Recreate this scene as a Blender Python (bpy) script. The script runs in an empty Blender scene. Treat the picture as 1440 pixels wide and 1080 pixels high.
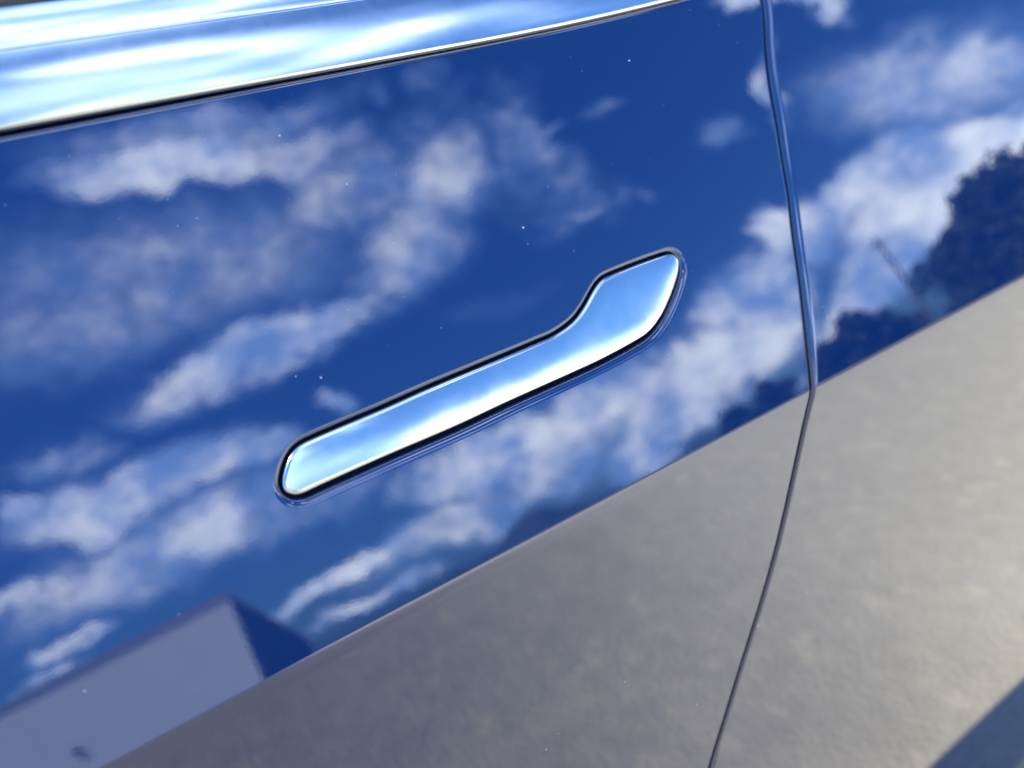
import bpy, math, random
import numpy as np
from mathutils import Vector, Matrix
from mathutils.geometry import delaunay_2d_cdt

scene = bpy.context.scene
R = math.radians
random.seed(7)
COL = scene.collection

# ------------------------------------------------------------------ camera
# Car axes: +X towards the rear of the car, +Y into the car, +Z up. The body crease runs along y = 0, z = ZC.
ZC = 0.74
PITCH = 18.0
F_PX = 1040.0                       # focal length in pixels of the 1440 x 1080 photograph (a 26 mm phone lens)
VPX = (2808.0, -343.0)              # where the car's long lines meet
CAM_D = 0.30                        # metres from the crease line


def camera_axes():
    a = np.array([VPX[0] - 720, 540 - VPX[1], F_PX]); a /= np.linalg.norm(a)
    bz = -math.sin(R(PITCH))
    n = math.hypot(a[0], a[1]); ux = a[:2] / n; pr = np.array([-ux[1], ux[0]])
    s = -a[2] * bz / n
    b = np.append(ux * s + pr * math.sqrt(1 - bz * bz - s * s), bz)
    y = np.cross(b, a)
    if y[2] < 0: y = -y
    return np.array([a, y, b])      # rows: world X, Y, Z in camera space (right, up, forward)


CAM_M = camera_axes()


def pixel_dir(px, py):
    w = CAM_M @ np.array([px - 720.0, 540.0 - py, F_PX])
    return w / np.linalg.norm(w)


_d = pixel_dir(600, 836)
CAM = np.array([0.0, -CAM_D, ZC + CAM_D * (-_d[2] / _d[1])])
cam_data = bpy.data.cameras.new('camera')
cam = bpy.data.objects.new('camera', cam_data); COL.objects.link(cam)
right, up, fwd = CAM_M[:, 0], CAM_M[:, 1], CAM_M[:, 2]
cam.matrix_world = Matrix(((right[0], up[0], -fwd[0], CAM[0]), (right[1], up[1], -fwd[1], CAM[1]),
                           (right[2], up[2], -fwd[2], CAM[2]), (0, 0, 0, 1)))
cam_data.sensor_width = 36.0
cam_data.lens = F_PX / 1440.0 * 36.0
cam_data.clip_start = 0.02
cam_data.clip_end = 5000.0
cam_data.dof.use_dof = True
cam_data.dof.focus_distance = 0.38
cam_data.dof.aperture_fstop = 4.2
scene.camera = cam

# ------------------------------------------------------------------ sun and sky
SUN = Vector((-0.60, 0.08, 0.80)).normalized()      # direction towards the sun
SUN_EL = math.asin(SUN.z)
SUN_ROT = math.atan2(SUN.x, SUN.y)

# clouds: (azimuth, elevation, half length, half width, roll, weight), degrees; azimuth 0 is straight away from the car's side
CLOUDS = [
    (8.9, 40.0, 12.4, 2.3, -6, 0.98), (13.5, 41.2, 16.1, 2.4, -8, 0.66), (19.4, 37.6, 7.8, 2.5, -8, 0.66), (28.4, 30.9, 8.1, 5.8, -4, 0.67),
    (23.3, 27.2, 8.0, 4.2, 8, 0.67), (22.2, 33.3, 10.4, 4.9, -13, 0.58), (25.6, 28.7, 6.3, 5.2, 26, 0.60), (5.6, 32.4, 23.7, 7.7, -6, 0.53),
    (-2.4, 30.2, 12.2, 4.8, -1, 0.53), (9.9, 24.3, 13.0, 2.6, 2, 1.00), (12.5, 18.1, 1.9, 1.2, -22, 0.79), (-3.1, 18.1, 9.8, 3.0, -1, 1.00),
    (-9.6, 19.4, 1.9, 1.5, -34, 1.00), (4.8, 17.1, 4.6, 2.0, -9, 0.92), (-1.5, 12.9, 13.5, 3.9, 1, 0.77), (9.8, 11.3, 7.2, 2.7, -1, 0.53),
    (-6.8, 22.2, 4.4, 2.0, -3, 0.59), (-11.1, 13.8, 3.0, 1.3, -2, 0.66), (-8.7, 9.0, 3.1, 1.0, 1, 0.66), (-10.0, 7.5, 2.6, 0.7, 1, 0.66),
    (1.5, 12.8, 4.6, 2.2, 8, 0.92), (6.9, 5.0, 7.1, 1.2, 1, 1.00), (8.4, 1.8, 6.8, 1.0, 0, 0.79), (21.1, 8.3, 8.8, 3.6, -3, 0.99),
    (15.2, 4.6, 11.5, 2.5, 0, 0.66), (30.9, 7.7, 6.9, 3.6, -1, 0.94), (39.5, 6.4, 7.1, 3.5, 1, 0.98), (33.1, 2.5, 6.7, 2.7, -0, 0.94),
    (44.7, 9.4, 4.9, 3.4, 12, 1.00), (48.4, 12.3, 2.3, 2.2, 84, 1.00), (56.5, 11.4, 7.2, 2.5, 4, 1.00), (55.8, 6.3, 7.2, 3.2, 8, 1.00),
    (50.5, 4.5, 5.0, 2.7, 18, 1.00), (62.3, 9.6, 4.6, 2.4, -16, 1.00), (50.8, 10.3, 3.4, 2.9, 49, 1.00), (61.0, 15.6, 9.2, 4.4, -36, 0.69),
    (58.0, 16.5, 4.5, 3.5, -42, 0.56), (65.0, 13.9, 5.9, 2.1, -42, 0.50), (56.3, 28.0, 2.9, 0.9, -44, 1.00), (60.1, 24.5, 3.7, 1.1, -52, 1.00),
    (54.4, 21.9, 3.6, 0.9, 54, 0.69), (49.7, 22.1, 2.0, 1.5, -45, 0.56), (38.8, 29.8, 2.8, 0.7, -15, 0.53), (43.8, 28.5, 2.3, 0.9, -6, 0.45),
    (37.3, 23.0, 2.6, 0.6, -29, 0.53), (41.9, 21.0, 1.9, 0.9, -45, 0.40), (25.5, 5.7, 10.7, 3.3, -0, 0.78), (22.0, 3.7, 9.3, 2.2, -0, 0.69),
    (36.1, 4.7, 7.8, 3.9, 2, 0.83), (44.1, 6.4, 4.1, 3.7, 37, 0.94), (58.0, 7.7, 7.8, 4.3, 8, 1.00), (47.7, 1.8, 3.8, 2.1, 16, 0.81),
    (28.4, 38.0, 2.4, 1.4, -19, 0.38), (32.9, 37.7, 2.4, 1.3, -23, 0.41), (27.2, 19.9, 5.3, 1.5, -20, 0.26), (10.0, 60.0, 70.0, 15.0, 0, 0.50),
    (10.0, 55.0, 22.0, 4.5, 4, 0.95), (-8.0, 64.0, 30.0, 3.5, -6, 0.80), (40.0, 60.0, 20.0, 5.0, 10, 0.95), (15.0, 73.0, 40.0, 5.0, 0, 0.75),
    (-30.0, 50.0, 16.0, 5.0, -8, 0.85), (60.0, 45.0, 14.0, 5.0, 10, 0.80),
]
#CLOUDS_END


def build_world():
    w = bpy.data.worlds.new('World'); scene.world = w; w.use_nodes = True
    nt = w.node_tree; N = nt.nodes; L = nt.links; N.clear()
    out = N.new('ShaderNodeOutputWorld'); bg = N.new('ShaderNodeBackground')
    bg.inputs['Strength'].default_value = 0.07
    L.new(bg.outputs[0], out.inputs[0])
    sky = N.new('ShaderNodeTexSky'); sky.sky_type = 'NISHITA'; sky.sun_disc = False
    sky.sun_elevation = SUN_EL; sky.sun_rotation = SUN_ROT
    sky.air_density = 1.0; sky.dust_density = 1.4; sky.ozone_density = 2.5

    def math_(op, a, b=None, c=None, clamp=False):
        n = N.new('ShaderNodeMath'); n.operation = op; n.use_clamp = clamp
        for i, v in enumerate((a, b, c)):
            if v is None: continue
            if isinstance(v, (int, float)): n.inputs[i].default_value = v
            else: L.new(v, n.inputs[i])
        return n.outputs[0]

    def smooth(v, a, b, lo=0.0, hi=1.0):
        n = N.new('ShaderNodeMapRange'); n.interpolation_type = 'SMOOTHSTEP'
        L.new(v, n.inputs[0])
        for i, x in enumerate((a, b, lo, hi)): n.inputs[i + 1].default_value = x
        return n.outputs[0]

    def noise(vec, scale, detail, rough, dist=0.0, offs=None):
        n = N.new('ShaderNodeTexNoise'); n.inputs['Scale'].default_value = scale
        n.inputs['Detail'].default_value = detail; n.inputs['Roughness'].default_value = rough
        n.inputs['Distortion'].default_value = dist
        if offs:
            a = N.new('ShaderNodeVectorMath'); a.operation = 'ADD'; L.new(vec, a.inputs[0]); a.inputs[1].default_value = offs
            vec = a.outputs[0]
        L.new(vec, n.inputs['Vector'])
        return n

    tc = N.new('ShaderNodeTexCoord')
    sep = N.new('ShaderNodeSeparateXYZ'); L.new(tc.outputs['Generated'], sep.inputs[0])
    az = math_('MULTIPLY', math_('ARCTAN2', sep.outputs[0], math_('MULTIPLY', sep.outputs[1], -1.0)), 180 / math.pi)
    el = math_('MULTIPLY', math_('ARCSINE', sep.outputs[2]), 180 / math.pi)
    com = N.new('ShaderNodeCombineXYZ'); L.new(az, com.inputs[0]); L.new(el, com.inputs[1])
    # ragged edges: shift the lookup by a noise of the sky direction
    wn = noise(tc.outputs['Generated'], 9.0, 6.0, 0.62)
    sub = N.new('ShaderNodeVectorMath'); sub.operation = 'SUBTRACT'
    L.new(wn.outputs['Color'], sub.inputs[0]); sub.inputs[1].default_value = (0.5, 0.5, 0.5)
    mul = N.new('ShaderNodeVectorMath'); mul.operation = 'MULTIPLY_ADD'
    L.new(sub.outputs[0], mul.inputs[0]); mul.inputs[1].default_value = (11.0, 6.5, 0.0); L.new(com.outputs[0], mul.inputs[2])
    acc = None
    for (a, e, hl, hw, rot, wt) in CLOUDS:
        m = N.new('ShaderNodeMapping'); m.vector_type = 'TEXTURE'
        L.new(mul.outputs[0], m.inputs['Vector'])
        m.inputs['Location'].default_value = (a, e, 0); m.inputs['Rotation'].default_value = (0, 0, R(rot))
        m.inputs['Scale'].default_value = (hl, hw, 1)
        ln = N.new('ShaderNodeVectorMath'); ln.operation = 'LENGTH'; L.new(m.outputs[0], ln.inputs[0])
        v = smooth(ln.outputs['Value'], 1.35, 0.25, 0.0, wt)
        acc = v if acc is None else math_('MAXIMUM', acc, v)
    # the rest of the sky: loose fair-weather cloud of the same kind
    far = noise(tc.outputs['Generated'], 3.2, 7.0, 0.58, 0.3, (3.1, 0.4, 1.7))
    loose = smooth(far.outputs['Fac'], 0.51, 0.76, 0.0, 0.75)
    acc = loose if acc is None else math_('MAXIMUM', acc, loose)
    fine = noise(tc.outputs['Generated'], 26.0, 6.0, 0.6, 0.2)
    dens = math_('ADD', acc, math_('MULTIPLY', math_('SUBTRACT', fine.outputs['Fac'], 0.5), math_('MULTIPLY', acc, 0.9)))
    alpha = smooth(dens, 0.06, 1.0)
    shade = noise(tc.outputs['Generated'], 11.0, 5.0, 0.6, 0.0, (7.0, 2.0, 5.0))
    lum = smooth(shade.outputs['Fac'], 0.34, 0.68)
    ramp = N.new('ShaderNodeMix'); ramp.data_type = 'RGBA'
    L.new(math_('MULTIPLY', lum, smooth(alpha, 0.12, 0.85)), ramp.inputs['Factor'])      # thin veils stay blue
    ramp.inputs['A'].default_value = (5.4, 9.8, 20.0, 1); ramp.inputs['B'].default_value = (27, 29, 31, 1)
    tint = N.new('ShaderNodeMix'); tint.data_type = 'RGBA'; tint.blend_type = 'MULTIPLY'; tint.inputs['Factor'].default_value = 1.0
    L.new(sky.outputs[0], tint.inputs['A']); tint.inputs['B'].default_value = (0.50, 0.93, 1.60, 1)     # the deep clean blue of the day
    mix = N.new('ShaderNodeMix'); mix.data_type = 'RGBA'
    L.new(alpha, mix.inputs['Factor']); L.new(tint.outputs['Result'], mix.inputs['A']); L.new(ramp.outputs['Result'], mix.inputs['B'])
    L.new(mix.outputs['Result'], bg.inputs['Color'])


build_world()
sl = bpy.data.lights.new('sun', 'SUN'); sl.energy = 5.0; sl.angle = R(0.53); sl.color = (1.0, 0.95, 0.87)
so = bpy.data.objects.new('sun', sl); COL.objects.link(so)
so.rotation_euler = SUN.to_track_quat('Z', 'Y').to_euler()
scene.view_settings.view_transform = 'Standard'
scene.view_settings.look = 'None'
scene.view_settings.gamma = 1.0
scene.view_settings.use_curve_mapping = False
scene.view_settings.exposure = 1.0
scene.cycles.use_denoising = True
scene.cycles.max_bounces = 8


# ------------------------------------------------------------------ materials
class NT:
    def __init__(s, name):
        s.m = bpy.data.materials.new(name); s.m.use_nodes = True
        s.nt = s.m.node_tree; s.N = s.nt.nodes; s.L = s.nt.links
        s.b = s.N['Principled BSDF']; s.out = s.N['Material Output']

    def new(s, t, **kw):
        n = s.N.new(t)
        for k, v in kw.items(): setattr(n, k, v)
        return n

    def set(s, **kw):
        for k, v in kw.items():
            s.b.inputs[k.replace('_', ' ')].default_value = v
        return s

    def coord(s):
        return s.new('ShaderNodeTexCoord').outputs['Object']

    def noise(s, vec, scale, detail=4, rough=0.55, dist=0):
        n = s.new('ShaderNodeTexNoise'); s.L.new(vec, n.inputs['Vector'])
        n.inputs['Scale'].default_value = scale; n.inputs['Detail'].default_value = detail
        n.inputs['Roughness'].default_value = rough; n.inputs['Distortion'].default_value = dist
        return n.outputs['Fac']

    def ramp(s, fac, stops):
        n = s.new('ShaderNodeValToRGB'); s.L.new(fac, n.inputs[0])
        while len(n.color_ramp.elements) < len(stops): n.color_ramp.elements.new(0.5)
        for e, (p, c) in zip(n.color_ramp.elements, stops):
            e.position = p; e.color = (*c, 1) if len(c) == 3 else c
        return n.outputs['Color']

    def rng(s, v, a, b, lo=0., hi=1.):
        n = s.new('ShaderNodeMapRange'); n.interpolation_type = 'SMOOTHSTEP'; s.L.new(v, n.inputs[0])
        for i, x in enumerate((a, b, lo, hi)): n.inputs[i + 1].default_value = x
        return n.outputs[0]

    def bump(s, h, dist, strength=1.0):
        n = s.new('ShaderNodeBump'); s.L.new(h, n.inputs['Height'])
        n.inputs['Distance'].default_value = dist; n.inputs['Strength'].default_value = strength
        return n.outputs['Normal']


def mat_paint():
    t = NT('blue_metallic_paint'); c = t.coord()
    t.set(Metallic=0.30, Roughness=0.45, Coat_Weight=1.0, Coat_Roughness=0.004, Coat_IOR=2.2, Specular_IOR_Level=0.0)
    fl = t.noise(c, 2600, 2, 0.5)
    col = t.ramp(fl, [(0.3, (0.0001, 0.018, 0.100)), (0.7, (0.0002, 0.025, 0.138))])
    t.L.new(col, t.b.inputs['Base Color'])
    peel = t.noise(c, 420, 2, 0.5)
    t.L.new(t.bump(peel, 0.0000034), t.b.inputs['Coat Normal'])
    # specks of dust and lint lying on the clear coat
    clump = t.rng(t.noise(c, 9, 2, 0.5), 0.38, 0.62)
    total = None
    for scale, thr, lo, hi, amt in ((85, 0.70, 0.012, 0.060, 0.85), (240, 0.80, 0.02, 0.085, 0.38)):
        v = t.new('ShaderNodeTexVoronoi'); v.inputs['Scale'].default_value = scale; t.L.new(c, v.inputs['Vector'])
        sepc = t.new('ShaderNodeSeparateColor'); t.L.new(v.outputs['Color'], sepc.inputs[0])
        keep = t.rng(sepc.outputs[0], thr, thr + 0.01, 0.0, amt)
        size = t.rng(sepc.outputs[1], 0.0, 1.0, lo, hi)
        lt = t.new('ShaderNodeMath', operation='LESS_THAN'); t.L.new(v.outputs['Distance'], lt.inputs[0]); t.L.new(size, lt.inputs[1])
        m1 = t.new('ShaderNodeMath', operation='MULTIPLY'); t.L.new(lt.outputs[0], m1.inputs[0]); t.L.new(keep, m1.inputs[1])
        m3 = t.new('ShaderNodeMath', operation='MULTIPLY'); t.L.new(m1.outputs[0], m3.inputs[0]); t.L.new(clump, m3.inputs[1])
        if total is None: total = m3.outputs[0]
        else:
            mxn = t.new('ShaderNodeMath', operation='MAXIMUM'); t.L.new(total, mxn.inputs[0]); t.L.new(m3.outputs[0], mxn.inputs[1]); total = mxn.outputs[0]
    d = t.new('ShaderNodeBsdfDiffuse'); d.inputs['Color'].default_value = (0.55, 0.55, 0.55, 1)
    mx = t.new('ShaderNodeMixShader'); t.L.new(total, mx.inputs[0])
    t.L.new(t.b.outputs[0], mx.inputs[1]); t.L.new(d.outputs[0], mx.inputs[2])
    t.L.new(mx.outputs[0], t.out.inputs[0])
    return t.m


def mat_chrome(name='polished_chrome', rough=(0.09, 0.13)):
    t = NT(name); c = t.coord()
    t.L.new(t.rng(t.noise(c, 45, 5, 0.65, 0.8), 0.35, 0.75, *rough), t.b.inputs['Roughness'])      # faint smears of handling
    t.set(Metallic=1.0, Base_Color=(0.86, 0.88, 0.86, 1))
    t.L.new(t.bump(t.noise(c, 60, 1), 0.00001), t.b.inputs['Normal'])
    return t.m


def mat_simple(name, col, rough=0.6, metallic=0.0, var=0.15, scale=40, bump=0.0):
    t = NT(name); c = t.coord()
    t.set(Roughness=rough, Metallic=metallic)
    lo = tuple(x * (1 - var) for x in col); hi = tuple(min(1, x * (1 + var)) for x in col)
    n = t.noise(c, scale, 5, 0.6)
    t.L.new(t.ramp(n, [(0.3, lo), (0.7, hi)]), t.b.inputs['Base Color'])
    if bump: t.L.new(t.bump(n, bump), t.b.inputs['Normal'])
    return t.m


def mat_glass():
    t = NT('tinted_glass'); c = t.coord()
    t.set(Roughness=0.01, Transmission_Weight=1.0, IOR=1.5)
    t.L.new(t.ramp(t.noise(c, 3, 2), [(0.0, (0.20, 0.24, 0.22)), (1.0, (0.23, 0.27, 0.25))]), t.b.inputs['Base Color'])
    return t.m


def mat_ground():
    t = NT('worn_asphalt'); c = t.coord()
    big = t.noise(c, 1.3, 4, 0.6); mid = t.noise(c, 26, 2, 0.5); fine = t.noise(c, 90, 3, 0.6)
    base = t.ramp(mid, [(0.2, (0.195, 0.174, 0.106)), (0.8, (0.28, 0.250, 0.152))])
    # a pale dusty strip of worn concrete beside the asphalt, its edge uneven
    sx = t.new('ShaderNodeSeparateXYZ'); t.L.new(c, sx.inputs[0])
    off = t.new('ShaderNodeMath', operation='MULTIPLY_ADD'); t.L.new(big, off.inputs[0]); off.inputs[1].default_value = 0.8; t.L.new(sx.outputs[0], off.inputs[2])
    dust = t.new('ShaderNodeMix', data_type='RGBA')
    strip = t.new('ShaderNodeMath', operation='MULTIPLY')
    t.L.new(t.rng(off.outputs[0], 0.30, 1.75, 0, 0.92), strip.inputs[0]); t.L.new(t.rng(off.outputs[0], 4.6, 3.4), strip.inputs[1])
    t.L.new(strip.outputs[0], dust.inputs['Factor'])
    t.L.new(base, dust.inputs['A'])
    t.L.new(t.ramp(mid, [(0.2, (0.74, 0.675, 0.45)), (0.8, (0.88, 0.805, 0.55))]), dust.inputs['B'])
    # small stones of many tones in the worn surface
    v = t.new('ShaderNodeTexVoronoi'); v.inputs['Scale'].default_value = 34; t.L.new(c, v.inputs['Vector'])
    sepc = t.new('ShaderNodeSeparateColor'); t.L.new(v.outputs['Color'], sepc.inputs[0])
    tone = t.ramp(sepc.outputs[0], [(0.0, (0.80, 0.80, 0.81)), (0.8, (1.0, 1.0, 1.0)), (0.93, (1.08, 1.06, 1.04)), (1.0, (1.55, 1.50, 1.42))])
    agg = t.new('ShaderNodeMix', data_type='RGBA', blend_type='MULTIPLY'); agg.inputs['Factor'].default_value = 0.26
    t.L.new(dust.outputs['Result'], agg.inputs['A']); t.L.new(tone, agg.inputs['B'])
    t.L.new(agg.outputs['Result'], t.b.inputs['Base Color'])
    t.set(Roughness=0.9)
    t.L.new(t.bump(fine, 0.006), t.b.inputs['Normal'])
    return t.m


MAT = dict(paint=mat_paint(), chrome=mat_chrome(), satin=mat_chrome('satin_chrome', (0.12, 0.16)), glass=mat_glass(), ground=mat_ground(),
           black=mat_simple('black_plastic', (0.006, 0.006, 0.007), 0.45),
           rubber=mat_simple('black_rubber', (0.012, 0.012, 0.012), 0.75),
           alloy=mat_simple('grey_alloy', (0.30, 0.30, 0.31), 0.35, 0.9),
           cabin=mat_simple('dark_cabin', (0.02, 0.02, 0.022), 0.8),
           roofing=mat_simple('pale_metal_roof', (0.50, 0.50, 0.52), 0.55, 0.0, 0.06, 0.8),
           wall=mat_simple('shaded_wall', (0.035, 0.04, 0.05), 0.8, 0.0, 0.2, 3),  # shade on the shed's sunless walls, put into their colour
           trim=mat_simple('white_fascia', (0.6, 0.6, 0.6), 0.6, 0, 0.05, 5),
           pane=mat_simple('window_pane', (0.03, 0.035, 0.04), 0.08),
           leaf=mat_simple('leaf_green', (0.020, 0.040, 0.015), 0.6, 0, 0.45, 1.2),
           leaf2=mat_simple('pine_green', (0.012, 0.026, 0.014), 0.6, 0, 0.45, 1.2),
           bark=mat_simple('bark', (0.09, 0.075, 0.06), 0.9, 0, 0.3, 12, 0.01),
           wood=mat_simple('weathered_wood', (0.13, 0.115, 0.10), 0.9, 0, 0.2, 10),
           hill=mat_simple('wooded_hillside', (0.030, 0.050, 0.040), 0.9, 0, 0.4, 0.05))


# ------------------------------------------------------------------ helpers
def link(name, me, parent=None, material=None):
    o = bpy.data.objects.new(name, me); COL.objects.link(o)
    if material is not None and me is not None:
        me.materials.clear(); me.materials.append(material)
    if parent is not None: o.parent = parent
    return o


def empty(name, loc=(0, 0, 0)):
    o = bpy.data.objects.new(name, None); COL.objects.link(o); o.location = loc; o.empty_display_size = 0.2
    return o


def tag(o, label=None, cat=None, group=None, kind=None):
    if label: o['label'] = label
    if cat: o['category'] = cat
    if group: o['group'] = group
    if kind: o['kind'] = kind
    return o


class Shell:
    """collects vertices with their own normals, so that reflections stay smooth whatever the triangles"""
    def __init__(s): s.v = []; s.n = []; s.f = []

    def add(s, p, n):
        s.v.append(tuple(p)); n = np.asarray(n, float); s.n.append(tuple(n / (np.linalg.norm(n) + 1e-12)))
        return len(s.v) - 1

    def grid(s, P, Nn, closed=False):
        P = np.asarray(P, float); Nn = np.asarray(Nn, float); r, c, _ = P.shape
        b = len(s.v)
        for i in range(r):
            for j in range(c): s.add(P[i, j], Nn[i, j])
        for i in range(r - 1):
            for j in range(c if closed else c - 1):
                k = (j + 1) % c
                s.quad(b + i * c + j, b + i * c + k, b + (i + 1) * c + k, b + (i + 1) * c + j)

    def quad(s, *ids):
        a, b_, c = (np.array(s.v[i]) for i in ids[:3])
        fn = np.cross(b_ - a, c - a)
        if fn @ np.array(s.n[ids[0]]) + fn @ np.array(s.n[ids[2]]) < 0: ids = ids[::-1]
        s.f.append(tuple(ids))

    def build(s, name, material, parent=None):
        me = bpy.data.meshes.new(name); me.from_pydata(s.v, [], s.f)
        for p in me.polygons: p.use_smooth = True
        me.normals_split_custom_set_from_vertices(s.n)
        return link(name, me, parent, material)


def polymesh(name, verts, faces, material, parent=None, smooth=False):
    me = bpy.data.meshes.new(name); me.from_pydata([tuple(v) for v in verts], [], faces)
    if smooth:
        for p in me.polygons: p.use_smooth = True
    return link(name, me, parent, material)


def box(name, lo, hi, material, parent=None):
    x0, y0, z0 = lo; x1, y1, z1 = hi
    v = [(x0, y0, z0), (x1, y0, z0), (x1, y1, z0), (x0, y1, z0), (x0, y0, z1), (x1, y0, z1), (x1, y1, z1), (x0, y1, z1)]
    f = [(0, 3, 2, 1), (4, 5, 6, 7), (0, 1, 5, 4), (1, 2, 6, 5), (2, 3, 7, 6), (3, 0, 4, 7)]
    return polymesh(name, v, f, material, parent)


# ------------------------------------------------------------------ body side surface y(z)
def tilt_deg(z):
    """how far the skin's normal leans up (+) or down (-), in degrees"""
    upper = 16.3 + 2.2 * np.clip((z - ZC) / 0.22, 0, 1.2)
    lower = np.interp(z, [0.10, 0.15, 0.18, 0.21, 0.25, 0.30, 0.36, 0.44, 0.55, 0.66, 0.72, 0.74], [-52, -28, -13, -7.5, -5.6, -5.0, -4.6, -4.2, -4.0, -3.8, -4, -4.5])
    k = np.clip((z - (ZC - 0.010)) / 0.010, 0, 1); k = k * k * (3 - 2 * k)
    k2 = np.clip((z - (ZC - 0.0020)) / 0.0028, 0, 1); k2 = k2 * k2 * (3 - 2 * k2)
    kk = 0.35 * k + 0.65 * k2
    return lower * (1 - kk) + upper * kk


_zg = np.arange(0.10, 1.10, 0.0002)
_sl = np.tan(np.radians(tilt_deg(_zg)))
_yg = np.concatenate([[0], np.cumsum((_sl[1:] + _sl[:-1]) / 2 * np.diff(_zg))])
_yg -= np.interp(ZC, _zg, _yg)


def skin_y(z): return np.interp(z, _zg, _yg)


def plan(x):
    """the sides draw in towards nose and tail"""
    x = np.asarray(x, float)
    return 0.16 * np.clip((-x - 0.95) / 1.2, 0, 1.2) ** 2.2 + 0.13 * np.clip((x - 1.35) / 1.2, 0, 1.2) ** 2.2


def S(x, z): return np.array([x, skin_y(z) + float(plan(x)), z])


def Sn(x, z):
    dpx = float(plan(x + 1e-3) - plan(x - 1e-3)) / 2e-3
    n = np.array([dpx, -1.0, math.tan(R(float(tilt_deg(z))))])
    return n / np.linalg.norm(n)


def on_skin(px, py):
    """where the ray through a pixel of the photograph meets the side of the car: (x, z)"""
    d = pixel_dir(px, py); lo, hi = 0.05, 3.0
    for _ in range(60):
        m = (lo + hi) / 2; p = CAM + d * m
        if p[1] < float(skin_y(p[2])): lo = m
        else: hi = m
    p = CAM + d * lo
    return p[0], p[2]


def spline(pts, step, closed=False, smooth=0):
    P = np.array(pts, float); n = len(P); out = []
    for i in range(n if closed else n - 1):
        g = lambda k: P[k % n] if closed else P[min(max(k, 0), n - 1)]
        p0, p1, p2, p3 = g(i - 1), g(i), g(i + 1), g(i + 2)
        for t in np.linspace(0, 1, 24, endpoint=False):
            out.append(0.5 * (2 * p1 + (p2 - p0) * t + (2 * p0 - 5 * p1 + 4 * p2 - p3) * t * t + (3 * p1 - p0 - 3 * p2 + p3) * t ** 3))
    if not closed: out.append(P[-1])
    Q = np.array(out)
    def resample(Q):
        C = np.vstack([Q, Q[:1]]) if closed else Q
        s = np.concatenate([[0], np.cumsum(np.linalg.norm(np.diff(C, axis=0), axis=1))])
        m = max(8, int(round(s[-1] / step)))
        u = np.linspace(0, s[-1], m, endpoint=False) if closed else np.linspace(0, s[-1], m + 1)
        return np.column_stack([np.interp(u, s, C[:, 0]), np.interp(u, s, C[:, 1])])
    Q = resample(Q)
    for _ in range(smooth):
        if closed: Q = 0.5 * Q + 0.25 * (np.roll(Q, 1, 0) + np.roll(Q, -1, 0))
        else: Q[1:-1] = 0.5 * Q[1:-1] + 0.25 * (Q[2:] + Q[:-2])
    return resample(Q)


# outlines read from the photograph, in its pixels, and laid on the skin
HANDLE_PX = [(396.5, 680), (400, 660), (407, 641), (414, 632), (425, 623), (470, 603), (542, 572.6), (609, 543), (715, 499), (760, 480),
             (780, 471), (805, 453), (821, 433), (835, 408), (845, 394), (857, 387), (897, 371), (938, 357), (949, 357.5), (955.5, 366),
             (955, 382), (948, 405), (940, 425), (930, 445), (913, 466.7), (888, 483), (847, 505), (804, 525), (715, 565), (640, 600),
             (542, 642), (452, 682), (424, 695), (410, 696), (400, 691)]
SEAM_PX = [(1079, 0), (1081.7, 69), (1088.6, 125), (1097, 167), (1105, 222), (1113.6, 267), (1120.7, 330), (1131.5, 402), (1139, 474),
           (1145, 532), (1146, 548), (1139, 577), (1126, 637), (1110, 710), (1094, 777), (1072.6, 851), (1044.5, 939), (1023, 1010), (1000.5, 1080)]

HANDLE = spline([on_skin(*p) for p in HANDLE_PX], 0.0006, True, 16)
if np.sum(HANDLE[:, 0] * np.roll(HANDLE[:, 1], -1) - np.roll(HANDLE[:, 0], -1) * HANDLE[:, 1]) < 0: HANDLE = HANDLE[::-1]
_seam = np.array([on_skin(*p) for p in SEAM_PX])
_seam = _seam[np.argsort(_seam[:, 1])]


def belt_z(x):
    x = np.asarray(x, float)
    xi = np.clip(x, -0.9, 1.15)
    rise = np.where(xi < 0.35, 0.155 * np.clip(xi - 0.2, 0, None) ** 2, 0.0035 + 0.045 * (xi - 0.35))    # the belt climbs towards the rear
    return 0.9783 + rise


_sx = np.concatenate([[_seam[0, 0] - 0.10], _seam[:, 0], [_seam[-1, 0] + 0.004]])
_sz = np.concatenate([[0.16], _seam[:, 1], [_seam[-1, 1] + 0.10]])
_szd = np.linspace(_sz[0], _sz[-1], 400); _sxd = np.interp(_szd, _sz, _sx)
for _ in range(14): _sxd[1:-1] = 0.5 * _sxd[1:-1] + 0.25 * (_sxd[2:] + _sxd[:-2])


def seam_x(z): return np.interp(z, _szd, _sxd)



# ------------------------------------------------------------------ setting: ground and far hills
gv = [(-900, -1500, 0), (900, -1500, 0), (900, 900, 0), (-900, 900, 0)]
tag(polymesh('ground', gv, [(0, 1, 2, 3)], MAT['ground']), 'grey worn asphalt car park surface under the car', kind='structure')

# ------------------------------------------------------------------ the car
YC = 0.93                                  # the car's centre plane
GAP = 0.0030
car = tag(empty('car', (0, YC, 0)), 'glossy blue metallic car with chrome flush door handle and chrome window trim', 'car')


def car_part(o, parent=None):
    o.parent = parent or car
    if parent is None: o.matrix_parent_inverse = Matrix.Translation((0, -YC, 0))
    return o


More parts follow.
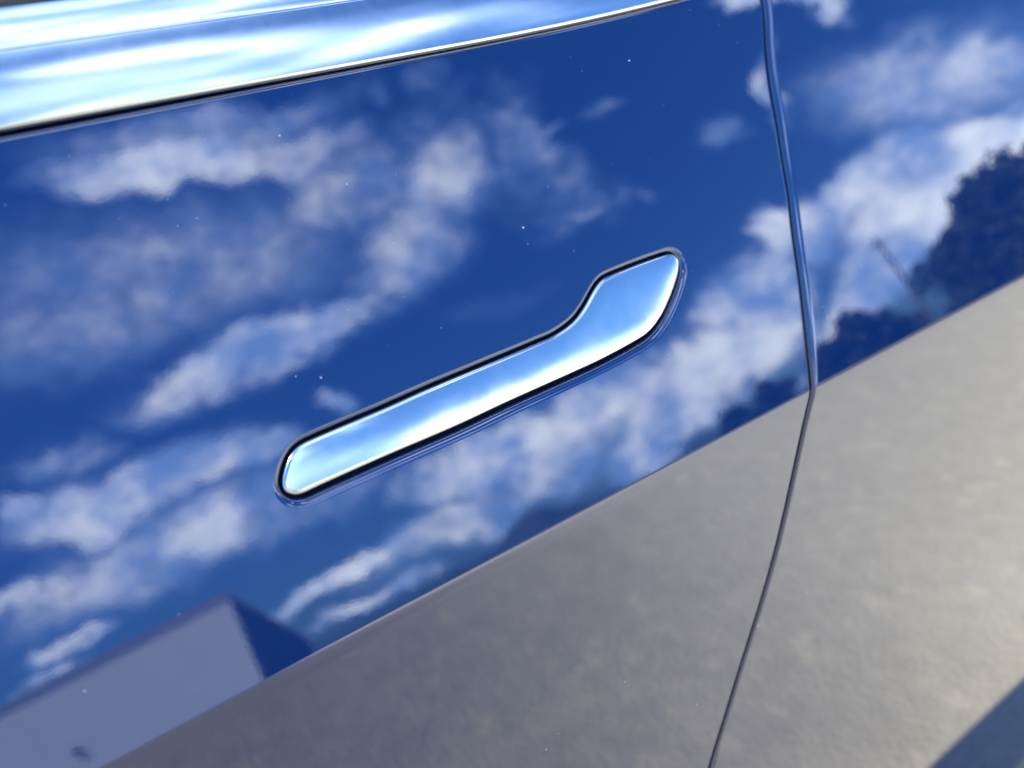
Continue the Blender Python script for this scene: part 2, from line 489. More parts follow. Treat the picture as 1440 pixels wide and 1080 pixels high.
def patch(sh, xa, xb, za, zb, us, vs, nx=None):
    """a piece of the side skin between x = xa(z)..xb(z) and z = za(x)..zb(x)"""
    P = []; Q = []
    for v in vs:
        row = []; rn = []
        for u in us:
            z = float(za(0) + (zb(0) - za(0)) * v); x = float(xa(z) + (xb(z) - xa(z)) * u)
            z = float(za(x) + (zb(x) - za(x)) * v); x = float(xa(z) + (xb(z) - xa(z)) * u)
            row.append(S(x, z)); rn.append(Sn(x, z))
        P.append(row); Q.append(rn)
    sh.grid(P, Q)


def edge_roll(sh, base, outs, r, depth, closed=False, n=7):
    """roll the sheet's edge inwards: base = (x, z) points on the skin, outs = unit (x, z) directions off the sheet"""
    rows = []; nr = []
    pts = []
    for (x, z), (ox, oz), rr in zip(base, outs, np.broadcast_to(r, (len(base),))):
        p = S(x, z); nn = Sn(x, z); q = S(x + ox * 1e-4, z + oz * 1e-4) - p
        e = q - nn * (q @ nn); e /= np.linalg.norm(e); pts.append((p, nn, e, float(rr)))
    for k in range(n + 1):
        th = math.pi / 2 * k / n
        rows.append([p + e * r_ * math.sin(th) - nn * r_ * (1 - math.cos(th)) for p, nn, e, r_ in pts])
        nr.append([nn * math.cos(th) + e * math.sin(th) for p, nn, e, r_ in pts])
    rows.append([p + e * r_ - nn * (r_ + depth) for p, nn, e, r_ in pts]); nr.append([e for p, nn, e, r_ in pts])
    sh.grid(rows, nr, closed)


def const(c): return lambda t: c


RZ = 0.0042                                # radius of the rolled top edge
RS = 0.0030                                # radius of the door edges


def belt_base(x): return float(belt_z(x)) - RZ + 0.0006


def rows_lower(zlo):
    L = ZC - zlo
    ds = np.concatenate([np.linspace(L, 0.05, 26)[:-1], np.linspace(0.05, 0.013, 14)[:-1], np.linspace(0.013, 0, 40)])
    return list(1 - ds / L)


# --- front door -----------------------------------------------------
XL = -0.80
Z0, Z1 = 0.782, 0.870                      # band that holds the handle
HX0, HX1 = float(HANDLE[:, 0].min()) - 0.030, float(HANDLE[:, 0].max()) + 0.022
ZB = 0.165


def front_right(z): return float(seam_x(z)) - 0.0030 - RS


U_ALL = list(np.linspace(0, 1, 60))
sh = Shell()
patch(sh, const(XL + RS), front_right, const(ZB), const(ZC), U_ALL, rows_lower(ZB))
patch(sh, const(XL + RS), front_right, const(ZC), const(Z0), U_ALL, list(np.linspace(0, 1, 14) ** 1.5))
patch(sh, const(XL + RS), const(HX0), const(Z0), const(Z1), list(np.linspace(0, 1, 40)), list(np.linspace(0, 1, 20)))
patch(sh, const(HX1), front_right, const(Z0), const(Z1), list(np.linspace(0, 1, 20)), list(np.linspace(0, 1, 20)))
patch(sh, const(XL + RS), front_right, const(Z1), belt_base, U_ALL, list(np.linspace(0, 1, 22)))


def outline_normals(P):
    t = np.roll(P, -1, 0) - np.roll(P, 1, 0); t /= np.linalg.norm(t, axis=1)[:, None]
    return np.column_stack([t[:, 1], -t[:, 0]])            # outward for a counter-clockwise outline


def poly_dist(pts, P):
    """signed distance to a closed outline, positive inside"""
    A = P; B = np.roll(P, -1, 0); AB = B - A; out = np.empty(len(pts))
    for i, p in enumerate(pts):
        t = np.clip(((p - A) * AB).sum(1) / (AB * AB).sum(1), 0, 1)
        d = np.sqrt((((A + AB * t[:, None]) - p) ** 2).sum(1)).min()
        cr = ((A[:, 1] > p[1]) != (B[:, 1] > p[1])) & (p[0] < (B[:, 0] - A[:, 0]) * (p[1] - A[:, 1]) / (B[:, 1] - A[:, 1] + 1e-15) + A[:, 0])
        out[i] = d if cr.sum() % 2 else -d
    return out


def offset_outline(P, d, smooth=2):
    Q = P + outline_normals(P) * d
    for _ in range(smooth): Q = 0.5 * Q + 0.25 * (np.roll(Q, 1, 0) + np.roll(Q, -1, 0))
    return Q


HGAP = 0.0012                  # gap round the handle, radius of the pocket's rolled edge
_on = outline_normals(HANDLE)
HR = 0.0040 - 0.0017 * _on[:, 1] + 0.0006 * _on[:, 0]   # the pocket's rolled edge is rounder below than above
for _ in range(80): HR = 0.5 * HR + 0.25 * (np.roll(HR, 1) + np.roll(HR, -1))
HOLE = HANDLE + _on * (HGAP + HR)[:, None]
for _ in range(16): HOLE = 0.5 * HOLE + 0.25 * (np.roll(HOLE, 1, 0) + np.roll(HOLE, -1, 0))
# skin round the pocket
NB = 60; NZ = 24
bx = np.linspace(HX0, HX1, NB); bz = np.linspace(Z0, Z1, NZ)
rect = [(x, Z0) for x in bx] + [(HX1, z) for z in bz[1:]] + [(x, Z1) for x in bx[::-1][1:]] + [(HX0, z) for z in bz[::-1][1:-1]]
gx, gz = np.meshgrid(bx[1:-1], bz[1:-1]); gp = np.column_stack([gx.ravel(), gz.ravel()])
gp = gp[poly_dist(gp, HOLE) < -0.0018]
allp = [Vector(p) for p in rect] + [Vector(p) for p in HOLE] + [Vector(p) for p in gp]
nr_, nh = len(rect), len(HOLE)
edges = [(i, (i + 1) % nr_) for i in range(nr_)] + [(nr_ + i, nr_ + (i + 1) % nh) for i in range(nh)]
vo, eo, fo, *_r = delaunay_2d_cdt(allp, edges, [], 0, 1e-7)
va = np.array([tuple(v) for v in vo]); b0 = len(sh.v)
for x, z in va: sh.add(S(x, z), Sn(x, z))
cen = np.array([va[list(f)].mean(0) for f in fo]); keep = poly_dist(cen, HOLE) < 0
for f, k in zip(fo, keep):
    if k: sh.quad(*[b0 + i for i in f])
edge_roll(sh, HOLE, -outline_normals(HOLE), HR, 0.010, True, 18)
# rolled edges at the belt, at the shut line and at the front
xs = np.linspace(XL + RS, front_right(belt_base(0.4)), 70)
edge_roll(sh, [(x, belt_base(x)) for x in xs], [(0, 1)] * len(xs), RZ, 0.012)
zs = np.concatenate([np.linspace(ZB, ZC - 0.012, 50), np.linspace(ZC - 0.0115, ZC + 0.003, 24), np.linspace(ZC + 0.006, belt_base(0.42), 40)])
edge_roll(sh, [(front_right(z), z) for z in zs], [(1, 0)] * len(zs), RS, 0.020)
edge_roll(sh, [(XL + RS, z) for z in zs[::3]], [(-1, 0)] * len(zs[::3]), RS, 0.020)
front_door = car_part(sh.build('front_door', MAT['paint']))

# --- chrome handle --------------------------------------------------
HZ = float(HANDLE[:, 1].min() + 0.014)


def handle_rise(pts):
    """height of the handle's face over the skin"""
    d = poly_dist(pts, HANDLE)
    a = np.clip(d / 0.0019, 0, 1); b = np.clip(d / 0.0100, 0, 1)
    return 0.0021 * np.sqrt(np.clip(1 - (1 - a) ** 2, 0, 1)) + 0.00018 * (1 - (1 - b) ** 2) - 0.0018 + 0.010 * (pts[:, 1] - HZ) * np.clip(d / 0.002, 0, 1)      # the face leans a little towards the ground


rings = [0.0, 0.0001, 0.0002, 0.0004, 0.0007, 0.0011, 0.0016]
ringpts = [offset_outline(HANDLE, -r, 1) for r in rings]
inner = offset_outline(HANDLE, -0.0022, 3)
hx = np.arange(HANDLE[:, 0].min(), HANDLE[:, 0].max(), 0.0016); hz = np.arange(HANDLE[:, 1].min(), HANDLE[:, 1].max(), 0.0016)
gx, gz = np.meshgrid(hx, hz); gp = np.column_stack([gx.ravel(), gz.ravel()]); gp = gp[poly_dist(gp, inner) > 0.0007]
ni = len(inner)
vo, eo, fo, *_r = delaunay_2d_cdt([Vector(p) for p in inner] + [Vector(p) for p in gp], [(i, (i + 1) % ni) for i in range(ni)], [], 1, 1e-7)
va = np.array([tuple(v) for v in vo])


def handle_points(pts):
    e = 0.00045
    def rise(q): return handle_rise(q)
    h = rise(pts)
    hxp = (rise(pts + [e, 0]) - rise(pts - [e, 0])) / (2 * e)
    hzp = (rise(pts + [0, e]) - rise(pts - [0, e])) / (2 * e)
    P, Q = [], []
    for (x, z), hh, a, b in zip(pts, h, hxp, hzp):
        n0 = Sn(x, z); p = S(x, z) + n0 * hh
        tx = np.array([1.0, 0, 0]); tz = np.cross(n0, tx); tz = tz if tz[2] > 0 else -tz
        P.append(p); Q.append(n0 - tx * a - tz * b * math.cos(R(17)))
    return P, Q


hs = Shell()
P, Q = handle_points(va); Q = np.array(Q)
adj = [[] for _ in va]
for f in fo:
    for i in range(3): adj[f[i]] += [f[(i + 1) % 3], f[(i + 2) % 3]]
for _ in range(3): Q = np.array([(Q[i] * 2 + Q[adj[i]].sum(0)) / (2 + len(adj[i])) if adj[i] else Q[i] for i in range(len(Q))])
ids = [hs.add(p, q) for p, q in zip(P, Q)]
for f in fo: hs.quad(*[ids[i] for i in f])
rp, rn = [], []
on = outline_normals(HANDLE)
wall_p, wall_n = [], []
for (x, z), o in zip(HANDLE, on):
    n0 = Sn(x, z); tz = np.cross(n0, [1.0, 0, 0]); tz = tz if tz[2] > 0 else -tz
    e = np.array([1.0, 0, 0]) * o[0] + tz * o[1]
    wall_p.append(S(x, z) - n0 * 0.010); wall_n.append(e)
rp.append(wall_p); rn.append(wall_n)
top_p = []
for k, rr in enumerate(rings):
    row, rown = [], []
    h = handle_rise(ringpts[k]) if k else np.full(len(HANDLE), -0.0018)
    for (x, z), o, hh in zip(ringpts[k], on, h):
        n0 = Sn(x, z); tz = np.cross(n0, [1.0, 0, 0]); tz = tz if tz[2] > 0 else -tz
        e = np.array([1.0, 0, 0]) * o[0] + tz * o[1]
        a = min(rr / 0.0019, 1); c = 1 - a; sl = math.sqrt(max(1 - c * c, 0))
        row.append(S(x, z) + n0 * hh); rown.append(n0 * (sl + 0.02) + e * c * 0.85)
    rp.append(row); rn.append(rown)
ip, iq = handle_points(inner)
rp.append(ip); rn.append([Q[np.argmin(((va - p) ** 2).sum(1))] for p in inner])
hs.grid(rp, rn, True)
handle = hs.build('door_handle', MAT['chrome'], front_door)
tag(handle, 'polished chrome flush handle with a wide push paddle at its rear end')

# black pocket behind the handle
ps = Shell(); outer = offset_outline(HANDLE, HGAP + 0.0015, 2)
vo, eo, fo, *_r = delaunay_2d_cdt([Vector(p) for p in outer], [(i, (i + 1) % len(outer)) for i in range(len(outer))], [], 1, 1e-7)
for v in vo: ps.add(S(v[0], v[1]) - Sn(v[0], v[1]) * 0.0092, Sn(v[0], v[1]))
for f in fo: ps.quad(*f)
ps.build('handle_pocket', MAT['rubber'], front_door)

# --- rear door ------------------------------------------------------
XR = 1.16



def RE(z): return 0.0026 + 0.0036 * np.clip((np.asarray(z) - ZC + 0.02) / 0.05, 0, 1)     # the leading edge is rounder above the crease


def rear_left(z): return float(seam_x(z)) - 0.001 + float(RE(z))


def rear_right(z): return XR - RS - 0.10 * max(0.0, min(1.0, (0.72 - z) / 0.45)) ** 1.3


UR = list(np.linspace(0, 1, 70))
sh = Shell()
patch(sh, rear_left, rear_right, const(ZB), const(ZC), UR, rows_lower(ZB))
patch(sh, rear_left, rear_right, const(ZC), belt_base, UR, list(np.linspace(0, 1, 60) ** 1.2))
zs2 = np.concatenate([np.linspace(ZB, ZC - 0.012, 50), np.linspace(ZC - 0.0115, ZC + 0.003, 24), np.linspace(ZC + 0.006, belt_base(0.5), 40)])
edge_roll(sh, [(rear_left(z), z) for z in zs2], [(-1, 0)] * len(zs2), RE(zs2), 0.020, False, 12)
edge_roll(sh, [(rear_right(z), z) for z in zs2[::3]], [(1, 0)] * len(zs2[::3]), RS, 0.020)
xs = np.linspace(rear_left(belt_base(0.4)), XR - RS, 60)
edge_roll(sh, [(x, belt_base(x)) for x in xs], [(0, 1)] * len(xs), RZ, 0.012)
rear_door = car_part(sh.build('rear_door', MAT['paint']))


# --- belt trim, seal and side glass ----------------------------------
def belt_frame(x):
    z = float(belt_z(x)); p = S(x, z); n = Sn(x, z); n[0] = 0; n /= np.linalg.norm(n)
    return p, n, np.array([0, -n[2], n[1]]) * (-1 if n[1] > 0 else -1)


def trim_section():
    """(y, z) offsets from the belt point, with normals: chrome face, groove, upper face"""
    z = float(belt_z(0)); t0 = float(tilt_deg(z))
    uy, uz = math.sin(R(t0)), math.cos(R(t0)); ny, nz = -uz, uy
    p = np.array([uy * 0.0012 + ny * -0.0100, uz * 0.0012 + nz * -0.0100])
    pts = [(p, -70.0)]
    p = np.array([uy * 0.0012 + ny * 0.0002, uz * 0.0012 + nz * 0.0002]); pts.append((p.copy(), -62.0))
    r = 0.0016
    a = -62.0
    while a < 8:                                   # rounded lower lip
        st = r * R(7); am = R(a + 3.5)
        p = p + np.array([math.sin(am), math.cos(am)]) * st; a += 7; pts.append((p.copy(), a))

    def target(py):
        d = pixel_dir(0, py); return -d[2] / d[1]
    base = np.array([float(skin_y(z)), z])

    def hit(p, py): return (CAM[2] - (base[1] + p[1])) / (base[0] + p[0] + CAM_D) < target(py)
    g = 0
    while not hit(p, 73) and g < 4000:
        p = p + np.array([math.sin(R(a)), math.cos(R(a))]) * 0.0005; a = min(a + 0.20, 27); g += 1
        if g % 3 == 0: pts.append((p.copy(), a))
    # groove
    for da, st in ((40, 0.0004), (60, 0.0004), (20, 0.0003), (-30, 0.0004), (-25, 0.0004), (5, 0.0003)):
        am = R(a + da); p = p + np.array([math.sin(am), math.cos(am)]) * st; pts.append((p.copy(), a + da * 0.8))
    g = 0
    while not hit(p, 12) and g < 4000:
        p = p + np.array([math.sin(R(a)), math.cos(R(a))]) * 0.0005; a = min(a + 0.35, 50); g += 1
        if g % 3 == 0: pts.append((p.copy(), a))
    top = p.copy()
    for k in range(8):
        a += 14; p = p + np.array([math.sin(R(a)), math.cos(R(a))]) * 0.0004; pts.append((p.copy(), a))
    return pts, top


TRIM, TRIM_TOP = trim_section()


def gap_drop(x): return -0.0013 * float(np.clip(x / 0.28, 0, 1))     # the gap under the trim closes towards the rear


def sweep(name, section, xs, material, parent):
    s_ = Shell(); P = []; Q = []
    for (p, a) in section:
        P.append([(x, float(skin_y(belt_z(x))) + float(plan(x)) + p[0], float(belt_z(x)) + p[1] + gap_drop(x)) for x in xs])
        Q.append([(0, -math.cos(R(a)), math.sin(R(a))) for x in xs])
    s_.grid(P, Q)
    return s_.build(name, material, parent)


seal = [((0.0085, -0.014), 10), ((0.0085, 0.0), 10), ((0.0088, 0.016), 10)]
xe = float(seam_x(0.97)); XT = [(-0.80, xe - 0.003, front_door), (xe + 0.003, 1.15, rear_door)]
wiper = [(np.array(TRIM_TOP) + o, a) for o, a in (((0.0005, -0.003), 10), ((0.0010, 0.0015), 20), ((0.0050, 0.0060), 35), ((0.0085, 0.0072), 70), ((0.010, 0.004), 90))]
for a, b, par in XT:
    xs = np.linspace(a, b, 40)
    tr = sweep('belt_trim', TRIM, xs, MAT['satin'], par)
    sweep('belt_seal', seal, xs, MAT['rubber'], par)
    sweep('window_seal', wiper, xs, MAT['rubber'], par)

RAIL = np.array([(-1.02, 1.035), (-0.70, 1.19), (-0.30, 1.33), (0.05, 1.40), (0.45, 1.425), (0.85, 1.40), (1.20, 1.33), (1.55, 1.20), (1.85, 1.085)])
RAILC = spline(RAIL, 0.05)


def rail_z(x): return float(np.interp(x, RAILC[:, 0], RAILC[:, 1]))


def glass_base(x):
    return np.array([x, float(skin_y(belt_z(x))) + float(plan(x)) + TRIM_TOP[0] + 0.006, float(belt_z(x)) + TRIM_TOP[1] + 0.001])


def rail_p(x, mirror=False):
    b = glass_base(x); z = rail_z(x); y = b[1] + (z - b[2]) * 0.50
    return np.array([x, 2 * YC - y if mirror else y, z])


def side_glass(name, x0, x1, parent, mirror=False):
    s_ = Shell(); P = []; Q = []
    for k in range(9):
        t = k / 8; row = []
        for x in np.linspace(x0, x1, 24):
            b = glass_base(x); r = rail_p(x); p = b + (r - b) * t; p[1] -= 0.018 * 4 * t * (1 - t)
            if mirror: p[1] = 2 * YC - p[1]
            row.append(p)
        P.append(row); Q.append([(0, (1 if mirror else -1) * (1.0), 0.45 + 0.25 * t)] * 24)
    s_.grid(P, Q); o = s_.build(name, MAT['glass'], parent)
    return o


side_glass('window', -0.78, xe - 0.03, front_door)
side_glass('window', xe + 0.05, 1.12, rear_door)
for a_, b_, m_ in ((1.135, 1.80, False), (-1.0, -0.795, False), (-1.0, 1.80, True)):
    car_part(side_glass('quarter_window' if not m_ else 'far_side_window', a_, b_, None, m_))
pil = box('window_pillar', (xe - 0.03, 0, 0), (xe + 0.05, 0.012, 1), MAT['black'])
me = pil.data
for v in me.vertices:
    x = v.co.x; b = glass_base(x); r = rail_p(x); t = v.co.z; o = v.co.y
    p = b + (r - b) * t; v.co = (p[0], p[1] + o - 0.012 * 4 * t * (1 - t), p[2])
car_part(pil)


# --- the rest of the body --------------------------------------------
WF, WR, RW = -1.38, 1.50, 0.345


def side_bottom(x):
    z = 0.225
    for xw in (WF, WR):
        d = 0.395 ** 2 - (x - xw) ** 2
        if d > 0: z = max(z, 0.335 + math.sqrt(d))
    return z


def side_top(x):
    x = float(x)
    if x < XL: return float(belt_z(x)) - 0.20 * ((XL - x) / 1.35) ** 1.7
    return float(belt_z(x))


def body_side(name, x0, x1, mirror=False):
    s_ = Shell(); P = []; Q = []
    for v in np.concatenate([np.linspace(0, 0.6, 30), np.linspace(0.61, 1, 30)]):
        row, rn = [], []
        for x in np.linspace(x0, x1, 60):
            a, b = side_bottom(x), side_top(x)
            z = a + (ZC - a) * (v / 0.6) if v <= 0.6 else ZC + (b - ZC) * (v - 0.6) / 0.4
            p = S(x, z); n = Sn(x, z)
            if mirror: p[1] = 2 * YC - p[1]; n[1] = -n[1]
            row.append(p); rn.append(n)
        P.append(row); Q.append(rn)
    s_.grid(P, Q); return car_part(s_.build(name, MAT['paint']))


body_side('front_fender', -2.12, XL - GAP)
body_side('rear_quarter_panel', XR + GAP, 2.46)
body_side('far_side_body', -2.12, 2.46, True)


def across(name, xs, fn, crown, mat):
    """a sheet across the car from its near edge fn(x) to the mirrored far edge"""
    V = []; F = []
    for x in xs:
        p = fn(x)
        for k in range(17):
            t = k / 16; y = p[1] + (2 * YC - 2 * p[1]) * t
            V.append((p[0], y, p[2] + crown * (1 - (2 * t - 1) ** 2)))
    for i in range(len(xs) - 1):
        for k in range(16): F.append((i * 17 + k, (i + 1) * 17 + k, (i + 1) * 17 + k + 1, i * 17 + k + 1))
    return car_part(polymesh(name, V, F, mat, None, True))


across('hood', np.linspace(-2.12, -0.98, 20), lambda x: S(x, side_top(x)), 0.07, MAT['paint'])
across('windshield', np.linspace(-1.0, -0.16, 16), rail_p, 0.075, MAT['glass'])
across('roof', np.linspace(-0.15, 0.95, 20), rail_p, 0.035, MAT['paint'])
across('rear_window', np.linspace(0.96, 1.84, 16), rail_p, 0.06, MAT['glass'])
across('trunk_lid', np.linspace(1.80, 2.46, 10), lambda x: S(x, side_top(x)) + np.array([0, 0.0, 0.0]), 0.085, MAT['paint'])


def end_cap(name, x0, bulge):
    V = []; F = []
    zz = np.linspace(0.225, side_top(x0), 14)
    for z in zz:
        p = S(x0, z)
        for k in range(17):
            t = k / 16; b = 1 - (2 * t - 1) ** 2
            zz_ = z + (0.07 * b if z > 0.9 * zz[-1] else 0)
            V.append((x0 + bulge * b * (0.6 + 0.4 * math.sin((z - 0.2) * 4)), p[1] + (2 * YC - 2 * p[1]) * t, zz_))
    for i in range(13):
        for k in range(16): F.append((i * 17 + k, i * 17 + k + 1, (i + 1) * 17 + k + 1, (i + 1) * 17 + k))
    return car_part(polymesh(name, V, F, MAT['paint'], None, True))


end_cap('front_bumper', -2.12, -0.20)
end_cap('rear_bumper', 2.46, 0.14)
car_part(box('underbody', (-1.95, 0.30, 0.17), (2.30, 2 * YC - 0.30, 0.23), MAT['black']))
car_part(box('cabin', (-1.0, 0.16, 0.24), (1.5, 2 * YC - 0.16, 0.80), MAT['cabin']))
# sill below the doors
ss = Shell(); P = []; Q = []
for z in np.linspace(0.115, ZB - 0.006, 14):
    P.append([S(x, z) + np.array([0, 0.004, 0]) for x in np.linspace(-0.97, 1.10, 30)]); Q.append([Sn(0, z)] * 30)
ss.grid(P, Q); car_part(ss.build('sill', MAT['black']))


def ring_mesh(prof, n=48):
    V = []; F = []; m = len(prof)
    for i in range(n):
        a = 2 * math.pi * i / n
        for r, y in prof: V.append((r * math.cos(a), y, r * math.sin(a)))
    for i in range(n):
        for j in range(m - 1): F.append((i * m + j, i * m + j + 1, ((i + 1) % n) * m + j + 1, ((i + 1) % n) * m + j))
    return V, F


def make_wheel():
    w = empty('wheel')
    tv, tf = ring_mesh([(0.235, -0.105), (0.27, -0.118), (0.315, -0.117), (0.338, -0.098), (0.345, -0.06), (0.345, 0.06), (0.338, 0.098), (0.30, 0.115), (0.235, 0.10)])
    polymesh('tyre', tv, tf, MAT['rubber'], w, True)
    rv, rf = ring_mesh([(0.236, -0.104), (0.228, -0.108), (0.215, -0.09), (0.212, 0.05)])
    for k in range(10):                                  # spokes
        a = 2 * math.pi * k / 10; b = len(rv); c, s_ = math.cos(a), math.sin(a)
        for r, hw, y0 in ((0.03, 0.020, -0.075), (0.216, 0.016, -0.098)):
            for sx, y in ((-hw, y0), (hw, y0), (hw, y0 + 0.03), (-hw, y0 + 0.03)):
                rv.append((r * c - sx * s_, y, r * s_ + sx * c))
        rf += [(b, b + 1, b + 5, b + 4), (b + 1, b + 2, b + 6, b + 5), (b + 2, b + 3, b + 7, b + 6), (b + 3, b, b + 4, b + 7)]
    hub = len(rv)
    hv, hf = ring_mesh([(0.0005, -0.085), (0.045, -0.085), (0.05, -0.07), (0.05, -0.03)], 24)
    rv += hv; rf += [tuple(i + hub for i in f) for f in hf]
    polymesh('rim', rv, rf, MAT['alloy'], w)
    return w


w0 = make_wheel()
first = True
for xw, yw, flip in ((WF, 0.19, 0), (WR, 0.19, 0), (WF, 2 * YC - 0.19, 1), (WR, 2 * YC - 0.19, 1)):
    if first: w = w0; first = False
    else:
        w = w0.copy(); COL.objects.link(w)
        for ch in w0.children:
            c = ch.copy(); COL.objects.link(c); c.parent = w
    w.parent = car; w.location = (xw, yw - YC, RW); w.rotation_euler = (0, 0, math.pi if flip else 0)

# ------------------------------------------------------------------ what the paint mirrors, built where it stands
def polar(az, d, z=0.0):
    """a place on the ground d metres from the car, az degrees round from straight out of its side"""
    return Vector((math.sin(R(az)) * d, -math.cos(R(az)) * d, z))


# shed with a tall pale front and a roof falling to the back
def make_shed():
    c1 = Vector((-0.2, -30.0, 0)); u = Vector((-0.968, -0.250, 0)); w = Vector((0.250, -0.968, 0))
    Lf, Dp, H1, H2 = 19.0, 10.4, 4.85, 1.75
    root = tag(empty('shed', c1), 'pale rendered shed with high front wall and roof falling to the back', 'shed')
    def P(a, b, z): return u * a + w * b + Vector((0, 0, z))
    fw = [P(0, 0, 0), P(Lf, 0, 0), P(Lf, 0, H1), P(0, 0, H1), P(0, .25, 0), P(Lf, .25, 0), P(Lf, .25, H1), P(0, .25, H1)]
    bf = [(0, 1, 2, 3), (7, 6, 5, 4), (0, 3, 7, 4), (1, 5, 6, 2), (3, 2, 6, 7), (0, 4, 5, 1)]
    polymesh('front_wall', fw, bf, MAT['render'], root)
    for a in (0.02, Lf - .22):
        v = [P(a, .252, 0), P(a + .2, .252, 0), P(a + .2, .252, H1 - .1), P(a, .252, H1 - .1), P(a, Dp, 0), P(a + .2, Dp, 0), P(a + .2, Dp, H2), P(a, Dp, H2)]
        polymesh('side_wall', v, bf, MAT['wall'], root)
    v = [P(.23, Dp - .2, 0), P(Lf - .23, Dp - .2, 0), P(Lf - .23, Dp - .2, H2), P(.23, Dp - .2, H2), P(.23, Dp, 0), P(Lf - .23, Dp, 0), P(Lf - .23, Dp, H2), P(.23, Dp, H2)]
    polymesh('back_wall', v, bf, MAT['wall'], root)
    v = [P(-.05, .30, H1 - .06), P(Lf + .05, .30, H1 - .06), P(Lf + .05, .30, H1 + .04), P(-.05, .30, H1 + .04),
         P(-.05, Dp + .3, H2 + .02), P(Lf + .05, Dp + .3, H2 + .02), P(Lf + .05, Dp + .3, H2 + .12), P(-.05, Dp + .3, H2 + .12)]
    polymesh('roof', v, bf, MAT['roofing'], root)
    v = [P(-.06, -.10, H1 + .003), P(Lf + .06, -.10, H1 + .003), P(Lf + .06, -.10, H1 + .13), P(-.06, -.10, H1 + .13),
         P(-.06, .29, H1 + .003), P(Lf + .06, .29, H1 + .003), P(Lf + .06, .29, H1 + .13), P(-.06, .29, H1 + .13)]
    polymesh('fascia', v, bf, MAT['fascia'], root)
    v = [P(6.4, -.12, 1.9), P(6.62, -.12, 1.9), P(6.58, -.12, 2.15), P(6.44, -.12, 2.15), P(6.4, -.003, 1.9), P(6.62, -.003, 1.9), P(6.58, -.003, 2.15), P(6.44, -.003, 2.15)]
    polymesh('wall_lamp', v, bf, MAT['wood'], root)


MAT['render'] = mat_simple('pale_render', (0.76, 0.80, 0.84), 0.85, 0, 0.05, 0.7)
MAT['fascia'] = mat_simple('grey_fascia', (0.30, 0.29, 0.31), 0.7, 0, 0.1, 2)
make_shed()


def make_tree(az, d, h, rad, label, leaf, base=0.15, n=900, seed=0, group=None, name='tree'):
    rng = random.Random(seed); loc = polar(az, d)
    root = tag(empty(name, loc), label, 'tree', group)
    V = []; F = []

    def limb(p0, p1, r0, r1):
        p0 = Vector(p0); p1 = Vector(p1); ax = (p1 - p0).normalized(); s_ = ax.orthogonal().normalized(); t_ = ax.cross(s_); b = len(V)
        for p, r in ((p0, r0), (p1, r1)):
            for k in range(7):
                a = 2 * math.pi * k / 7; V.append(p + s_ * math.cos(a) * r + t_ * math.sin(a) * r)
        for k in range(7): F.append((b + k, b + (k + 1) % 7, b + 7 + (k + 1) % 7, b + 7 + k))
    limb((0, 0, 0), (0.05 * h * .3, 0, h * .45), 0.035 * h, 0.022 * h); limb((0.05 * h * .3, 0, h * .45), (0, .03 * h, h * .86), 0.022 * h, 0.006 * h)
    clumps = []
    for k in range(22):
        a = rng.uniform(0, 6.28); q = rng.random(); z = h * (base + (0.96 - base) * q)
        prof = math.sin(math.pi * min(1, 0.16 + 0.80 * q)) ** 0.7
        r = rad * prof * rng.uniform(0.25, 0.85)
        c = Vector((math.cos(a) * r, math.sin(a) * r, z)); clumps.append((c, rad * rng.uniform(0.26, 0.44)))
        if k % 2: limb((0, 0, max(0.1 * h, z - 0.28 * h)), c, 0.012 * h, 0.003 * h)
    polymesh('trunk', V, F, MAT['bark'], root)
    LV = []; LF = []; ls = 0.055 * rad + 0.03
    for k in range(n * 4):
        c, cr = clumps[rng.randrange(len(clumps))]
        dv = Vector((rng.gauss(0, 1), rng.gauss(0, 1), rng.gauss(0, .8))).normalized() * cr * rng.random() ** 0.4
        p = c + dv
        if p.z < 0.1: continue
        ax = Vector((rng.gauss(0, 1), rng.gauss(0, 1), rng.gauss(0, 1))).normalized(); bx_ = ax.orthogonal().normalized()
        l = ls * rng.uniform(.7, 1.6); b = len(LV)
        LV += [p - ax * l, p + bx_ * l * .55, p + ax * l, p - bx_ * l * .55]; LF.append((b, b + 1, b + 2, b + 3))
    polymesh('crown', LV, LF, MAT[leaf], root)


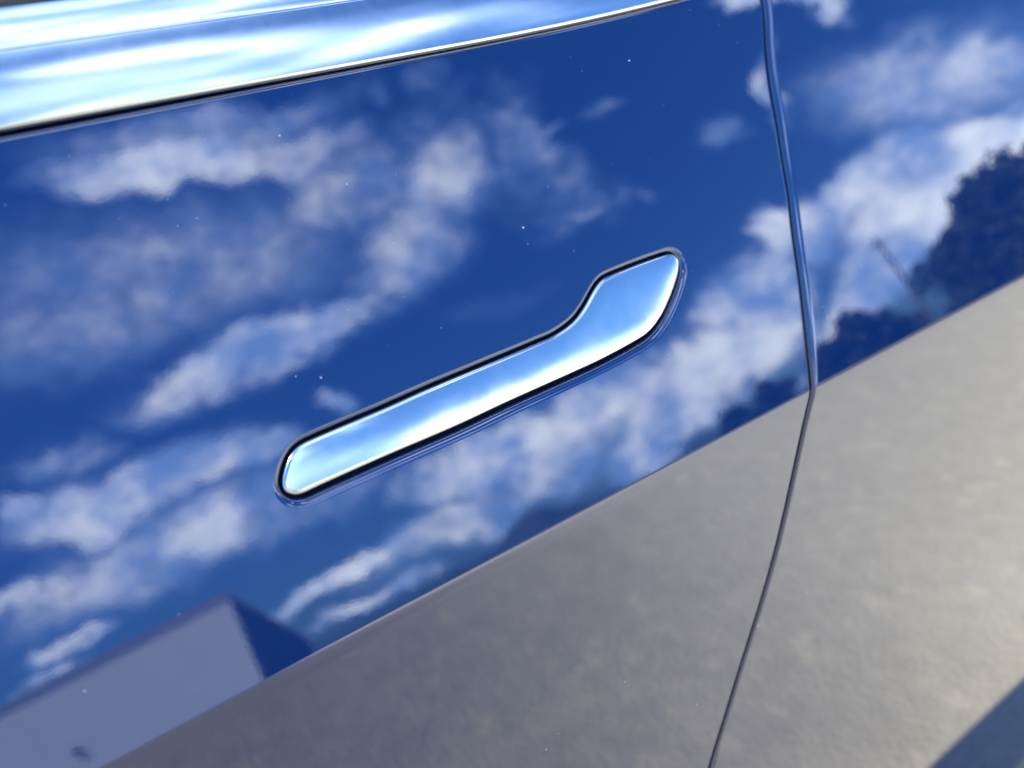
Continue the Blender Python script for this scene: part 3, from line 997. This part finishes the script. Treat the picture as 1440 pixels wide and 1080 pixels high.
make_tree(61.8, 42, 6.1, 3.9, 'large dark broad tree, tallest beside the timber pole', 'leaf2', 0.05, 1500, 3)
make_tree(57.2, 41, 4.4, 2.6, 'rounded dark tree between the timber pole and the tallest tree', 'leaf', 0.05, 1000, 5)
make_tree(49.0, 48, 3.9, 2.6, 'low spreading bushy tree left of the timber pole', 'leaf2', 0.03, 1100, 8)
make_tree(46.2, 52, 2.9, 1.9, 'small bushy tree at the end of the tree row', 'leaf', 0.02, 700, 11)
make_tree(51.8, 50, 2.6, 1.7, 'low bush close to the foot of the timber pole', 'leaf', 0.02, 600, 13)
make_tree(68.5, 40, 7.6, 4.0, 'tall leafy tree at the far end of the row past the tallest dark one', 'leaf', 0.06, 1200, 17)
make_tree(42.0, 60, 3.3, 2.3, 'small dark roundish bush standing alone near the hill', 'leaf2', 0.02, 700, 19)
make_tree(39.0, 62, 2.6, 2.4, 'wide low bush standing next to the lone dark bush', 'leaf', 0.02, 700, 23)

pole = empty('utility_pole', polar(53.6, 44)); tag(pole, 'thin weathered timber utility pole standing among the trees', 'pole')
pv, pf = [], []
for z, r in ((0, .13), (3.5, .11), (7.1, .08)):
    for k in range(10): pv.append((math.cos(k * .6283) * r, math.sin(k * .6283) * r, z))
for i in range(2):
    for k in range(10): pf.append((i * 10 + k, i * 10 + (k + 1) % 10, i * 10 + 10 + (k + 1) % 10, i * 10 + 10 + k))
pf.append(tuple(range(20, 30)))
polymesh('post', pv, pf, MAT['wood'], pole)
box('cross_arm', (-.6, -.19, 6.5), (.6, -.14, 6.62), MAT['wood'], pole)

# far wooded hills behind the car park
hv, hf = [], []
azs = np.linspace(-80, 80, 321)
for i, a in enumerate(azs):
    e = 0.5 + 0.25 * math.sin(a * .31) + 1.9 * math.exp(-((a - 21.5) / 3.0) ** 2) + 0.9 * math.exp(-((a - 14.5) / 3.5) ** 2) + .12 * math.sin(a * 2.3) + .07 * math.sin(a * 5.1 + 1)
    for d, k in ((520, 0), (560, .55), (620, 1.0), (760, .4)):
        p = polar(a, d, max(0, d * math.tan(R(e)) * k)); hv.append((p.x, p.y, p.z - (1 if k == 0 else 0)))
for i in range(len(azs) - 1):
    for k in range(3): hf.append((i * 4 + k, i * 4 + k + 1, i * 4 + 5 + k, i * 4 + 4 + k))
tag(polymesh('hills', hv, hf, MAT['hill'], None, True), 'low dark wooded hills along the horizon', kind='structure')
